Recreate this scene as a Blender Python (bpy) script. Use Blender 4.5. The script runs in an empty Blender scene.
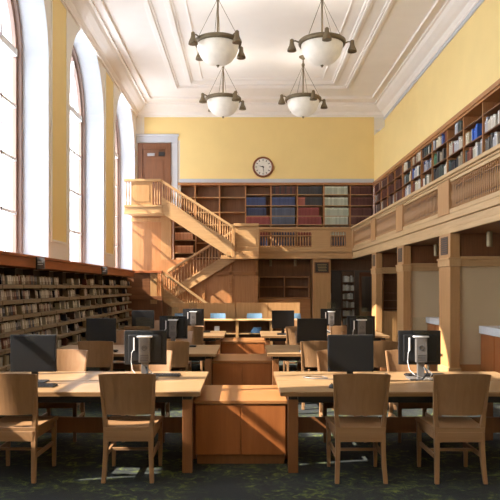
import bpy, bmesh, math, random
from mathutils import Vector, Matrix
R = random.Random(7)
SC = bpy.context.scene
COL = SC.collection
PI = math.pi

# ------------------------------------------------------------------ camera
cam_d = bpy.data.cameras.new('camera')
cam = bpy.data.objects.new('camera', cam_d)
COL.objects.link(cam)
cam.location = (0, 0, 1.66)
cam.rotation_euler = (math.radians(90), 0, 0)
cam_d.sensor_width = 36.0
cam_d.lens = 650.0 / 500.0 * 36.0
cam_d.shift_x = 0.010
cam_d.shift_y = 0.074
cam_d.clip_end = 300
SC.camera = cam

# ------------------------------------------------------------------ world, sun, exposure
w = bpy.data.worlds.new('sky_world')
SC.world = w
w.use_nodes = True
bgn = w.node_tree.nodes['Background']
bgn.inputs[0].default_value = (0.87, 0.935, 1.0, 1)
bgn.inputs[1].default_value = 4.3
sun_d = bpy.data.lights.new('sun', 'SUN')
sun_d.energy = 13.5
sun_d.angle = math.radians(0.5)
sun_d.color = (1.0, 0.90, 0.76)
sun = bpy.data.objects.new('sun', sun_d)
COL.objects.link(sun)
SUNV = Vector((1.0, 0.25, -0.80)).normalized()
sun.location = (-20, -5, 18)
sun.rotation_euler = SUNV.to_track_quat('-Z', 'Y').to_euler()
SC.view_settings.view_transform = 'Standard'
SC.view_settings.look = 'None'
SC.view_settings.gamma = 1
SC.view_settings.use_curve_mapping = False
SC.view_settings.exposure = 0.56
SC.cycles.max_bounces = 10
SC.cycles.diffuse_bounces = 6
SC.cycles.sample_clamp_indirect = 8

# ------------------------------------------------------------------ materials
def lin(c):
    return tuple(((v / 255) / 12.92 if v / 255 <= 0.04045 else ((v / 255 + 0.055) / 1.055) ** 2.4) for v in c)

def base_mat(name):
    m = bpy.data.materials.new(name)
    m.use_nodes = True
    return m, m.node_tree.nodes, m.node_tree.links, m.node_tree.nodes['Principled BSDF']

def plain(name, rgb, rough=0.6, metal=0.0, noise=0.06, scale=8.0, emit=None, trans=0.0, bump=0.0):
    m, N, L, B = base_mat(name)
    c = lin(rgb)
    B.inputs['Roughness'].default_value = rough
    B.inputs['Metallic'].default_value = metal
    if trans:
        B.inputs['Transmission Weight'].default_value = trans
        B.inputs['IOR'].default_value = 1.1
    tc = N.new('ShaderNodeTexCoord')
    nz = N.new('ShaderNodeTexNoise'); nz.inputs['Scale'].default_value = scale
    nz.inputs['Detail'].default_value = 3
    L.new(tc.outputs['Object'], nz.inputs['Vector'])
    rp = N.new('ShaderNodeValToRGB')
    rp.color_ramp.elements[0].position = 0.3; rp.color_ramp.elements[1].position = 0.7
    rp.color_ramp.elements[0].color = tuple(v * (1 - noise) for v in c) + (1,)
    rp.color_ramp.elements[1].color = tuple(min(1, v * (1 + noise)) for v in c) + (1,)
    L.new(nz.outputs['Fac'], rp.inputs['Fac'])
    L.new(rp.outputs['Color'], B.inputs['Base Color'])
    if bump:
        bp = N.new('ShaderNodeBump'); bp.inputs['Strength'].default_value = bump
        L.new(nz.outputs['Fac'], bp.inputs['Height']); L.new(bp.outputs['Normal'], B.inputs['Normal'])
    if emit:
        B.inputs['Emission Color'].default_value = lin(emit[0]) + (1,)
        B.inputs['Emission Strength'].default_value = emit[1]
    return m

def wood(name, rgb, axis='z', rough=0.42, var=0.22, scale=1.0):
    m, N, L, B = base_mat(name)
    c = lin(rgb)
    tc = N.new('ShaderNodeTexCoord')
    mp = N.new('ShaderNodeMapping')
    s = {'x': (1.2, 22, 22), 'y': (22, 1.2, 22), 'z': (22, 22, 1.2)}[axis]
    mp.inputs['Scale'].default_value = tuple(v * scale for v in s)
    L.new(tc.outputs['Object'], mp.inputs['Vector'])
    nz = N.new('ShaderNodeTexNoise'); nz.inputs['Scale'].default_value = 1.0
    nz.inputs['Detail'].default_value = 6; nz.inputs['Distortion'].default_value = 0.6
    L.new(mp.outputs['Vector'], nz.inputs['Vector'])
    n2 = N.new('ShaderNodeTexNoise'); n2.inputs['Scale'].default_value = 0.9
    L.new(tc.outputs['Object'], n2.inputs['Vector'])
    rp = N.new('ShaderNodeValToRGB')
    rp.color_ramp.elements[0].position = 0.28; rp.color_ramp.elements[1].position = 0.72
    rp.color_ramp.elements[0].color = tuple(v * (1 - var) * k for v, k in zip(c, (1, .94, .86))) + (1,)
    rp.color_ramp.elements[1].color = tuple(min(1, v * (1 + var * .7)) for v in c) + (1,)
    L.new(nz.outputs['Fac'], rp.inputs['Fac'])
    mx = N.new('ShaderNodeMixRGB'); mx.blend_type = 'MULTIPLY'; mx.inputs['Fac'].default_value = 0.35
    r2 = N.new('ShaderNodeValToRGB')
    r2.color_ramp.elements[0].position = .3; r2.color_ramp.elements[1].position = .7
    r2.color_ramp.elements[0].color = (.7, .66, .62, 1); r2.color_ramp.elements[1].color = (1, 1, 1, 1)
    L.new(n2.outputs['Fac'], r2.inputs['Fac'])
    L.new(rp.outputs['Color'], mx.inputs['Color1']); L.new(r2.outputs['Color'], mx.inputs['Color2'])
    L.new(mx.outputs['Color'], B.inputs['Base Color'])
    B.inputs['Roughness'].default_value = rough
    return m

def carpet_mat():
    m, N, L, B = base_mat('patterned_carpet')
    tc = N.new('ShaderNodeTexCoord')
    mp = N.new('ShaderNodeMapping'); mp.inputs['Scale'].default_value = (1.0, 1.0, 1.0)
    L.new(tc.outputs['Object'], mp.inputs['Vector'])
    n1 = N.new('ShaderNodeTexNoise'); n1.inputs['Scale'].default_value = 8; n1.inputs['Detail'].default_value = 7
    n1.inputs['Roughness'].default_value = .72; n1.inputs['Distortion'].default_value = 1.2
    n2 = N.new('ShaderNodeTexNoise'); n2.inputs['Scale'].default_value = 1.6; n2.inputs['Detail'].default_value = 4
    n3 = N.new('ShaderNodeTexNoise'); n3.inputs['Scale'].default_value = 160; n3.inputs['Detail'].default_value = 1
    for n in (n1, n2, n3): L.new(mp.outputs['Vector'], n.inputs['Vector'])
    r1 = N.new('ShaderNodeValToRGB')
    e = r1.color_ramp.elements
    e[0].position = .40; e[0].color = lin((22, 27, 30)) + (1,)
    e[1].position = .52; e[1].color = lin((44, 52, 46)) + (1,)
    e2 = e.new(.575); e2.color = lin((76, 88, 42)) + (1,)
    e3 = e.new(.66); e3.color = lin((128, 138, 58)) + (1,)
    L.new(n1.outputs['Fac'], r1.inputs['Fac'])
    mx = N.new('ShaderNodeMixRGB'); mx.blend_type = 'MIX'
    r2 = N.new('ShaderNodeValToRGB'); r2.color_ramp.elements[0].position = .36; r2.color_ramp.elements[1].position = .52
    L.new(n2.outputs['Fac'], r2.inputs['Fac'])
    L.new(r2.outputs['Color'], mx.inputs['Fac'])
    mx.inputs['Color1'].default_value = lin((36, 42, 44)) + (1,)
    L.new(r1.outputs['Color'], mx.inputs['Color2'])
    m3 = N.new('ShaderNodeMixRGB'); m3.blend_type = 'MULTIPLY'; m3.inputs['Fac'].default_value = .6
    L.new(mx.outputs['Color'], m3.inputs['Color1']); L.new(n3.outputs['Fac'], m3.inputs['Color2'])
    L.new(m3.outputs['Color'], B.inputs['Base Color'])
    B.inputs['Roughness'].default_value = .97
    bp = N.new('ShaderNodeBump'); bp.inputs['Strength'].default_value = .4; bp.inputs['Distance'].default_value = .01
    L.new(n3.outputs['Fac'], bp.inputs['Height']); L.new(bp.outputs['Normal'], B.inputs['Normal'])
    return m

def glass_mat(name, tint=(1, 1, 1), fac=.9, rough=.02):
    m = bpy.data.materials.new(name); m.use_nodes = True
    N, L = m.node_tree.nodes, m.node_tree.links
    N.clear()
    o = N.new('ShaderNodeOutputMaterial'); t = N.new('ShaderNodeBsdfTransparent'); g = N.new('ShaderNodeBsdfGlossy')
    t.inputs[0].default_value = tint + (1,); g.inputs['Roughness'].default_value = rough
    x = N.new('ShaderNodeMixShader'); x.inputs[0].default_value = 1 - fac
    L.new(t.outputs[0], x.inputs[1]); L.new(g.outputs[0], x.inputs[2]); L.new(x.outputs[0], o.inputs[0])
    return m

M = {}
M['carpet'] = carpet_mat()
M['yellow'] = plain('yellow_wall_paint', (243, 217, 150), .8, noise=.02, scale=1.5)
M['cream'] = plain('cream_wall_paint', (238, 234, 226), .8, noise=.02, scale=1.5)
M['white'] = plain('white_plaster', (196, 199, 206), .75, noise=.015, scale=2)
M['ceil'] = plain('ceiling_plaster', (245, 240, 235), .85, noise=.015, scale=2)
M['beige'] = plain('beige_panel', (206, 182, 146), .7, noise=.02, scale=2)
M['mauve'] = wood('mauve_window_wood', (150, 124, 114), 'z', .5, .1)
M['muntin'] = plain('muntin_glare', (236, 234, 232), .5)  # white stands in for the window glow over the backlit bars
M['oak_x'] = wood('oak_light_horizontal', (196, 158, 112), 'x', var=.11)
M['oak_y'] = wood('oak_light_lengthwise', (206, 175, 131), 'y', var=.11)
M['oak_z'] = wood('oak_light_upright', (188, 144, 96), 'z', var=.12)
M['red_z'] = wood('oak_amber_upright', (184, 130, 84), 'z', var=.14)
M['red_x'] = wood('oak_amber_horizontal', (180, 126, 78), 'x', var=.14)
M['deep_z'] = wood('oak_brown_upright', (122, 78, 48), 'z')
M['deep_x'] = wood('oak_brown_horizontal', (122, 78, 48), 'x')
M['rail_y'] = wood('cherry_rail', (170, 98, 56), 'y')
M['back_dark'] = wood('dark_shelf_back', (120, 86, 60), 'z', .7)
M['chair'] = wood('maple_chair', (150, 114, 81), 'z', .38, .12)
M['chair_x'] = wood('maple_chair_seat', (150, 115, 82), 'x', .38, .12)
M['top'] = wood('maple_tabletop', (156, 126, 92), 'x', .28, .14)
M['edge'] = wood('tabletop_edge', (136, 102, 68), 'x', .4, .12)
M['leg'] = wood('table_leg_wood', (130, 84, 50), 'z', .4, .15)
M['cab'] = wood('amber_cabinet', (164, 98, 52), 'z', .36, .14)
M['cabtop'] = wood('amber_cabinet_top', (166, 114, 70), 'x', .3, .12)
M['black'] = plain('black_plastic', (16, 17, 21), .5, noise=.03)
M['screen'] = plain('dark_screen', (10, 11, 16), .45, noise=.02)
M['blackmetal'] = plain('black_steel', (30, 30, 34), .45, .3)
M['grey'] = plain('grey_plastic', (98, 94, 92), .4)
M['silver'] = plain('silver_metal', (170, 170, 172), .35, .6)
M['whitep'] = plain('white_plastic', (232, 232, 236), .4)
M['acrylic'] = glass_mat('clear_acrylic', (.90, .92, .94), .97)
M['pane'] = glass_mat('window_glass', (.97, .98, 1), .96)
M['brass'] = plain('antique_bronze', (122, 108, 84), .5, .4)
M['bowl'] = plain('frosted_glass_bowl', (232, 226, 216), .35, emit=((255, 244, 225), .12))
M['shelfm'] = plain('putty_steel_shelf', (140, 122, 98), .6, noise=.04)
M['shelfback'] = plain('shaded_shelf_back', (78, 66, 54), .7, noise=.06)  # putty darkened to paint in the shade of gaps above the cases
M['blue'] = plain('pale_blue_plastic', (104, 138, 166), .45)
M['stone'] = plain('white_counter', (214, 214, 216), .3, noise=.05, scale=40)
M['grille'] = plain('dark_grille', (70, 60, 52), .6)
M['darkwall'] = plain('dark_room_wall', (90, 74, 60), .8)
M['page'] = plain('book_pages', (226, 216, 196), .8)
M['plaque'] = plain('dark_plaque', (38, 34, 32), .4)
M['gold'] = plain('gold_lettering', (176, 156, 110), .5, .3)
M['clockface'] = plain('clock_face', (236, 234, 226), .5)
M['clockwood'] = wood('clock_ring_wood', (140, 84, 48), 'x')
M['lampmetal'] = plain('brushed_lamp_metal', (150, 132, 100), .4, .5)
_pc = {}
def cm(rgb):
    if rgb not in _pc:
        _pc[rgb] = plain('cover_%d_%d_%d' % rgb, rgb, .6, noise=.18, scale=14)
    return _pc[rgb]

# ------------------------------------------------------------------ geometry helpers
class MB:
    def __init__(s): s.v = []; s.f = []; s.m = []
    def quad(s, a, b, c, d, mi=0):
        n = len(s.v); s.v += [a, b, c, d]; s.f.append((n, n + 1, n + 2, n + 3)); s.m.append(mi); return s
    def poly(s, pts, mi=0):
        n = len(s.v); s.v += list(pts); s.f.append(tuple(range(n, n + len(pts)))); s.m.append(mi); return s
    def box(s, x0, x1, y0, y1, z0, z1, mi=0):
        n = len(s.v)
        s.v += [(x0, y0, z0), (x1, y0, z0), (x1, y1, z0), (x0, y1, z0), (x0, y0, z1), (x1, y0, z1), (x1, y1, z1), (x0, y1, z1)]
        for q in ((0, 3, 2, 1), (4, 5, 6, 7), (0, 1, 5, 4), (1, 2, 6, 5), (2, 3, 7, 6), (3, 0, 4, 7)):
            s.f.append(tuple(n + i for i in q)); s.m.append(mi)
        return s
    def prism(s, pts, off, mi=0):
        """closed polygon pts (3-D), extruded by vector off"""
        n = len(s.v); k = len(pts)
        s.v += [tuple(p) for p in pts]
        s.v += [tuple(p[i] + off[i] for i in range(3)) for p in pts]
        s.f.append(tuple(n + i for i in range(k))[::-1]); s.m.append(mi)
        s.f.append(tuple(n + k + i for i in range(k))); s.m.append(mi)
        for i in range(k):
            j = (i + 1) % k
            s.f.append((n + i, n + j, n + k + j, n + k + i)); s.m.append(mi)
        return s
    def rings(s, rings, mi=0, cap=True):
        n = len(s.v); k = len(rings[0])
        for r in rings: s.v += [tuple(p) for p in r]
        for a in range(len(rings) - 1):
            for i in range(k):
                j = (i + 1) % k
                s.f.append((n + a * k + i, n + a * k + j, n + (a + 1) * k + j, n + (a + 1) * k + i)); s.m.append(mi)
        if cap:
            s.f.append(tuple(n + i for i in range(k))[::-1]); s.m.append(mi)
            b = n + (len(rings) - 1) * k
            s.f.append(tuple(b + i for i in range(k))); s.m.append(mi)
        return s
    def lathe(s, prof, c=(0, 0, 0), seg=10, mi=0, cap=True):
        rs = []
        for r, z in prof:
            rs.append([(c[0] + r * math.cos(2 * PI * i / seg), c[1] + r * math.sin(2 * PI * i / seg), c[2] + z) for i in range(seg)])
        return s.rings(rs, mi, cap)
    def tube(s, pts, r, seg=6, mi=0):
        pts = [Vector(p) for p in pts]; rs = []
        for i, p in enumerate(pts):
            t = (pts[min(i + 1, len(pts) - 1)] - pts[max(i - 1, 0)]).normalized()
            u = t.cross(Vector((0, 0, 1)))
            if u.length < .01: u = t.cross(Vector((1, 0, 0)))
            u.normalize(); q = t.cross(u)
            rs.append([p + (u * math.cos(2 * PI * k / seg) + q * math.sin(2 * PI * k / seg)) * r for k in range(seg)])
        return s.rings(rs, mi)
    def build(s, name, mats, parent=None, bevel=0, smooth=False):
        me = bpy.data.meshes.new(name)
        me.from_pydata([tuple(p) for p in s.v], [], s.f)
        if not isinstance(mats, (list, tuple)): mats = [mats]
        for m in mats: me.materials.append(m)
        me.polygons.foreach_set('material_index', s.m)
        b = bmesh.new(); b.from_mesh(me); bmesh.ops.recalc_face_normals(b, faces=b.faces); b.to_mesh(me); b.free()
        if smooth: me.polygons.foreach_set('use_smooth', [True] * len(me.polygons))
        me.update()
        o = bpy.data.objects.new(name, me); COL.objects.link(o)
        if parent: o.parent = parent
        if bevel:
            md = o.modifiers.new('bevel', 'BEVEL'); md.width = bevel; md.segments = 2; md.limit_method = 'ANGLE'
        return o

def BX(*a): return MB().box(*a)
def tag(o, label, cat, group=None, kind=None):
    if label: o['label'] = label
    if cat: o['category'] = cat
    if group: o['group'] = group
    if kind: o['kind'] = kind
    return o
def thing(name, label, cat, loc=(0, 0, 0), rz=0, group=None):
    o = bpy.data.objects.new(name, None); COL.objects.link(o); o.empty_display_size = .2
    o.location = loc; o.rotation_euler = (0, 0, rz)
    return tag(o, label, cat, group)
def struct(o): o['kind'] = 'structure'; return o
def kids(o): return list(o.children)
def dup(o, loc, rz=None, label=None, group=None, parent=None):
    c = o.copy(); COL.objects.link(c); c.parent = parent
    if loc is not None: c.location = loc
    if rz is not None: c.rotation_euler = (0, 0, rz)
    if label: c['label'] = label
    if group: c['group'] = group
    for ch in KID.get(o.name, []): dup(ch, None, parent=c)
    return c
KID = {}
def note(o):
    KID[o.name] = [c for c in bpy.data.objects if c.parent == o]
    for c in KID[o.name]: note(c)

# ------------------------------------------------------------------ key dimensions
XL, XG, XO = -4.05, -4.67, -4.95          # left wall plane, glazing plane, outside
XR = 5.20                                  # right wall
XB, XS = 3.85, 4.80                        # balcony front, shelf front
YB0, YF = -3.5, 24.2                       # near end of the modelled room, far wall
ZC = 8.4                                   # ceiling
WIN = [(-0.7, 2.9), (4.55, 8.15), (9.8, 13.4), (15.05, 18.65), (20.3, 23.9)]
SILL, SPR = 2.1, 6.4
ZBAL, ZSOF, ZRAIL = 2.75, 2.67, 3.80

# ------------------------------------------------------------------ setting
struct(MB().quad((XO, YB0, 0), (6.3, YB0, 0), (6.3, 31, 0), (XO, 31, 0)).build('floor', M['carpet']))

struct(MB().box(XO, 6.3, YB0 - .2, YB0, 0, ZC + .1).build('wall_back', M['yellow']))
struct(MB().box(5.5, 5.6, YB0, 7.9, ZBAL + .002, 5.5).build('wall_right_gallery', M['beige']))
struct(MB().box(6.2, 6.3, YB0, 7.0, 0, ZSOF + .1).build('wall_right_near', M['beige']))
# left wall with arched openings
def left_wall():
    m = MB(); top = ZC + .1
    def face(x):
        y = YB0
        for a, b in WIN:
            m.quad((x, y, 0), (x, a, 0), (x, a, top), (x, y, top), 0)
            m.quad((x, a, 0), (x, b, 0), (x, b, SILL), (x, a, SILL), 0)
            pts = arch(a, b)
            for (p, q) in zip(pts, pts[1:]):
                m.quad((x, p[0], p[1]), (x, q[0], q[1]), (x, q[0], top), (x, p[0], top), 0)
            y = b
        m.quad((x, y, 0), (x, YF + .5, 0), (x, YF + .5, top), (x, y, top), 0)
    face(XL); face(XO)
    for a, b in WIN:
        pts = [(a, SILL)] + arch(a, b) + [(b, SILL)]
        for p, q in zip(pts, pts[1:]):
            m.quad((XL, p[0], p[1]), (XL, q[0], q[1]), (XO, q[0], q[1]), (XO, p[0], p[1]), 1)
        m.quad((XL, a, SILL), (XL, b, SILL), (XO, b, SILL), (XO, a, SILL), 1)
    return m
def arch(a, b, n=28, dr=0.0):
    c = (a + b) / 2; r = (b - a) / 2 - dr
    return [(c - r * math.cos(PI * i / n), SPR + r * math.sin(PI * i / n)) for i in range(n + 1)]
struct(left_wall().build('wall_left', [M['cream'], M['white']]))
# yellow painted fields on the piers between the windows
ti = 1
for (a0, b0), (a1, b1) in zip(WIN, WIN[1:]):
    y0, y1 = b0 + .22, a1 - .35
    m = MB().box(XL - .01, XL + .006, y0, y1, 2.66, 7.93, 0)
    for (p, q, r, s_) in ((y0 - .05, y1 + .05, 7.93, 7.98), (y0 - .05, y1 + .05, 2.61, 2.66)):
        m.box(XL, XL + .02, p, q, r, s_, 1)
    m.box(XL, XL + .02, y0 - .05, y0, 2.66, 7.93, 1).box(XL, XL + .02, y1, y1 + .05, 2.66, 7.93, 1)
    struct(m.build('trim_%d' % ti, [M['yellow'], M['cream']])); ti += 1

# windows
for k, (a, b) in enumerate(WIN):
    m = MB(); FW = .20
    outer = [(a, SILL)] + arch(a, b) + [(b, SILL)]
    def ringpts(dr, z0): return [(a + dr, z0)] + arch(a, b, dr=dr) + [(b - dr, z0)]
    for d0, d1, x0, x1 in ((0, .10, XG - .06, XG + .09), (.10, FW, XG - .06, XG + .02)):
        o, i_ = ringpts(d0, SILL), ringpts(d1, SILL)
        for p, q, r, s_ in zip(o, o[1:], i_[1:], i_):
            m.prism([(x0, p[0], p[1]), (x0, q[0], q[1]), (x0, r[0], r[1]), (x0, s_[0], s_[1])], (x1 - x0, 0, 0))
    m.box(XG - .06, XG + .06, a, b, SILL, SILL + .14)
    W = struct(m.build('window_%d' % (k + 1), M['mauve']))
    g = MB(); c = (a + b) / 2; r = (b - a) / 2 - FW
    g.box(XG - .05, XG + .05, a + FW, b - FW, SPR - .06, SPR + .08)
    for t in (-.5, 0, .5):
        zt = SPR + math.sqrt(max(0, r * r - (t * r) ** 2))
        wd = .05 if t == 0 else .03
        g.box(XG - .025, XG + .03, c + t * r - wd, c + t * r + wd, SILL + .14, zt)
    z = SPR - 1.08
    while z > SILL + .3:
        g.box(XG - .025, XG + .03, a + FW, b - FW, z - .03, z + .03); z -= 1.08
    ii = arch(a, b, dr=FW + r * .5)
    jj = arch(a, b, dr=FW + r * .5 + .05)
    for p, q, r_, s_ in zip(ii, ii[1:], jj[1:], jj):
        g.prism([(XG - .02, p[0], p[1]), (XG - .02, q[0], q[1]), (XG - .02, r_[0], r_[1]), (XG - .02, s_[0], s_[1])], (.05, 0, 0))
    g.build('muntins', M['muntin'], W)
    p = MB(); p.poly([(XG, y, z) for y, z in [(a + .05, SILL + .05)] + arch(a, b, dr=.05) + [(b - .05, SILL + .05)]])
    p.build('pane', M['pane'], W)

# far wall
def far_wall():
    m = MB()
    y = YF
    # upper yellow wall with white surround
    m.box(XL, 6.3, y, y + .3, 5.62, ZC + .1, 0)
    m.box(XL, -2.4, y + .001, y + .3, 2.0, 5.62, 0)
    return m
struct(far_wall().build('wall_far', M['cream']))
struct(MB().box(-3.75, 4.80, YF - .012, YF, 7.12, 7.98).box(-2.42, 4.80, YF - .012, YF, 5.62, 7.12).build('trim_5', M['yellow']))
struct(MB().box(-2.42, 5.2, YF - .06, YF + .02, 5.54, 5.62).box(-2.42, 5.2, YF - .03, YF, 5.62, 5.68).build('trim_6', M['white']))
# white moulded door surround at the upper landing
struct(MB().box(-2.75, -2.50, YF - .05, YF, 4.3, 7.02).box(XL, -2.50, YF - .05, YF, 7.02, 7.26)
       .box(XL, -2.46, YF - .09, YF, 7.26, 7.34).build('trim_7', M['white'], bevel=.01))

# ceiling with cornice
struct(MB().box(XO, 6.3, YB0, YF + .5, ZC, ZC + .15).build('ceiling', M['ceil']))
PROF = [(0, 7.98), (.05, 7.98), (.05, 8.05), (.10, 8.10), (.12, 8.14), (.22, 8.18), (.34, 8.26), (.40, 8.34), (.46, 8.34), (.46, 8.40), (0, 8.40)]
m = MB(); m.prism([(XL + u, YB0, z) for u, z in PROF], (0, YF - YB0, 0)); struct(m.build('trim_8', M['ceil']))
m = MB(); m.prism([(XR - u, YB0, z) for u, z in PROF], (0, YF - YB0, 0)); struct(m.build('trim_9', M['ceil']))
m = MB(); m.prism([(XL, YF - u, z) for u, z in PROF], (XR - XL, 0, 0)); struct(m.build('trim_10', M['ceil']))
def frame_mould(x0, x1, y0, y1, prof, n):
    m = MB()
    for (u0, u1, zb) in prof:
        m.box(x0 + u0, x0 + u1, y0 + u0, y1 - u0, zb, ZC + .01)
        m.box(x1 - u1, x1 - u0, y0 + u0, y1 - u0, zb, ZC + .01)
        m.box(x0 + u1, x1 - u1, y1 - u1, y1 - u0, zb, ZC + .01)
    struct(m.build('trim_%d' % n, M['ceil'], bevel=.012))
frame_mould(-2.42, 3.55, YB0, 22.0, [(0, .07, ZC - .03), (.07, .15, ZC - .06), (.15, .21, ZC - .03), (.50, .58, ZC - .03), (.58, .66, ZC - .065), (.66, .72, ZC - .03), (1.0, 1.05, ZC - .025)], 11)
frame_mould(-3.45, 4.60, YB0, 23.1, [(0, .06, ZC - .04), (.06, .10, ZC - .07)], 12)

# right upper wall, pier in the far corner
struct(MB().box(XR, XR + .3, YB0, YF, 5.4, ZC + .1).build('wall_right', M['yellow']))
struct(MB().box(XR - .03, XR, YB0, YF, 7.88, 7.98).build('trim_13', M['white']))
struct(MB().prism([(XS, YF, 5.55), (XR, YF, 5.55), (XR, 19.6, 5.55)], (0, 0, 1.75)).build('trim_14', M['yellow']))
# lower right wall behind the alcoves, dark side room beyond
struct(MB().box(6.2, 6.3, 7.0, 31, 0, ZSOF).build('wall_right_lower', M['beige']))

# security camera
t = thing('security_camera', 'small white security camera fixed high in the far right corner', 'camera', (4.86, 23.5, 7.33))
BX(-.10, .10, -.02, .14, -.03, .03).build('bracket', M['whitep'], t, bevel=.01)
MB().tube([(.02, 0, .02), (.10, -.12, -.02)], .045, 10).build('housing', M['whitep'], t)
MB().tube([(.10, -.12, -.02), (.125, -.155, -.032)], .035, 10).build('lens', M['black'], t)

# ------------------------------------------------------------------ bookcases
def bookcase(label, x0, x1, y0, y1, z0, z1, shelves, face='y', mat='deep_z', cat='bookcase', group=None, name='bookcase', edge='oak_x', divs=()):
    """face 'y': opens towards -y.  face 'x': opens towards -x."""
    c = ((x0 + x1) / 2, (y0 + y1) / 2, z0)
    t = thing(name, label, cat, c, 0, group)
    X0, X1, Y0, Y1, H = x0 - c[0], x1 - c[0], y0 - c[1], y1 - c[1], z1 - z0
    th = .022
    if face == 'y':
        BX(X0, X1, Y1 - .02, Y1, 0, H).build('back_panel', M['back_dark'], t)
        for a in (X0, X1 - th): BX(a, a + th, Y0, Y1 - .02, 0, H).build('side_panel', M[mat], t)
        for d in divs: BX(d - c[0] - .012, d - c[0] + .012, Y0 + .004, Y1 - .02, 0, H).build('divider', M[mat], t)
        for z in shelves:
            BX(X0 + th, X1 - th, Y0 + .005, Y1 - .02, z - z0 - .014, z - z0 + .012).build('shelf', M[edge], t)
    else:
        BX(X1 - .02, X1, Y0, Y1, 0, H).build('back_panel', M['back_dark'], t)
        for a in (Y0, Y1 - th): BX(X0, X1 - .02, a, a + th, 0, H).build('side_panel', M[mat], t)
        for z in shelves:
            BX(X0 + .005, X1 - .02, Y0 + th, Y1 - th, z - z0 - .014, z - z0 + .012).build('shelf', M['deep_x'], t)
    return t

def nth(n):
    return '%d%s' % (n, 'th' if 10 <= n % 100 <= 20 else {1: 'st', 2: 'nd', 3: 'rd'}.get(n % 10, 'th'))
FX = [-2.71, -1.86, -.95, .02, .97, 1.95, 2.94, 3.92, 4.80]
SH = [2.76, 3.18, 3.58, 3.98, 4.30, 4.69, 5.10]
ORD = ['first', 'second', 'third', 'fourth', 'fifth', 'sixth', 'seventh', 'eighth', 'ninth', 'tenth', 'eleventh', 'twelfth', 'thirteenth', 'fourteenth', 'fifteenth']
desc = ['empty case behind the top of the stair', 'empty case above the stair handrail', 'empty case nearest the clock on its left', 'empty top shelf over navy volumes, below the clock',
        'case of blue volumes', 'case of red volumes', 'case of pale green volumes', 'case of dark maroon volumes in the corner']
for i, (a, b) in enumerate(zip(FX, FX[1:])):
    sh = SH if i > 2 else [2.76, 3.3, 3.98, 4.45, 5.0]
    bookcase('built-in oak bookcase on the far gallery, ' + desc[i], a, b - .001, YF, YF + .30, 2.75, 5.54, sh, group='bookcases along the far gallery wall', mat='red_z')
# cap board of the far cases
struct(MB().box(-2.71, 4.8, YF - .03, YF + .3, 5.45, 5.54).build('trim_15', M['red_x']))
RY = [24.2, 23.0, 21.95, 20.9, 19.85, 18.8, 17.75, 16.7, 15.45, 14.3, 13.14, 12.05, 10.95, 9.85, 8.75]
RSH = [2.76, 3.18, 3.58, 3.98, 4.36, 4.74, 5.13]
for i, (b, a) in enumerate(zip(RY, RY[1:])):
    place = 'in the far corner' if i == 0 else ORD[i] + ' from the far corner'
    if a < 11: sh = RSH[:]
    bookcase('open oak bookcase on the right gallery, ' + place, XS, XR, a, b - .001, 2.75, 5.45, RSH, face='x', mat='red_z', group='bookcases along the right gallery wall')
struct(MB().box(XS - .05, XR, RY[-1], 24.2, 5.45, 5.55).box(XS - .02, XR, RY[-1], 24.2, 5.40, 5.45).build('trim_16', M['red_x']))

# books: one mesh per cover colour, unit size, spine on the -y side
_bm = {}
def book_mesh(rgb):
    if rgb in _bm: return _bm[rgb]
    b = MB()
    b.box(-.5, -.42, 0, 1, 0, 1, 0).box(.42, .5, 0, 1, 0, 1, 0)
    b.box(-.42, .42, 0, .06, 0, 1, 0).box(-.42, .42, .06, .96, .02, .97, 1)
    b.box(-.502, .502, -.006, 0, .80, .86, 2)
    o = b.build('book', [cm(rgb), M['page'], cm(tuple(min(255, int(v * 1.25 + 20)) for v in rgb))])
    me = o.data; bpy.data.objects.remove(o)
    _bm[rgb] = me
    return me
def add_book(name, rgb, x, y, z, th, dp, h, face, label, group, cat='book', lean=0):
    o = bpy.data.objects.new(name, book_mesh(rgb)); COL.objects.link(o)
    o.location = (x, y, z)
    o.scale = (th, dp, h)
    # spine faces -y natively; face 'x' -> spine faces -x ; face '-x' -> spine faces +x
    rz = {'y': 0, 'x': -PI / 2, '+x': PI / 2}[face]
    o.rotation_euler = (0, lean, rz) if face == 'y' else (lean, 0, rz)
    return tag(o, label, cat, group)

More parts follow.
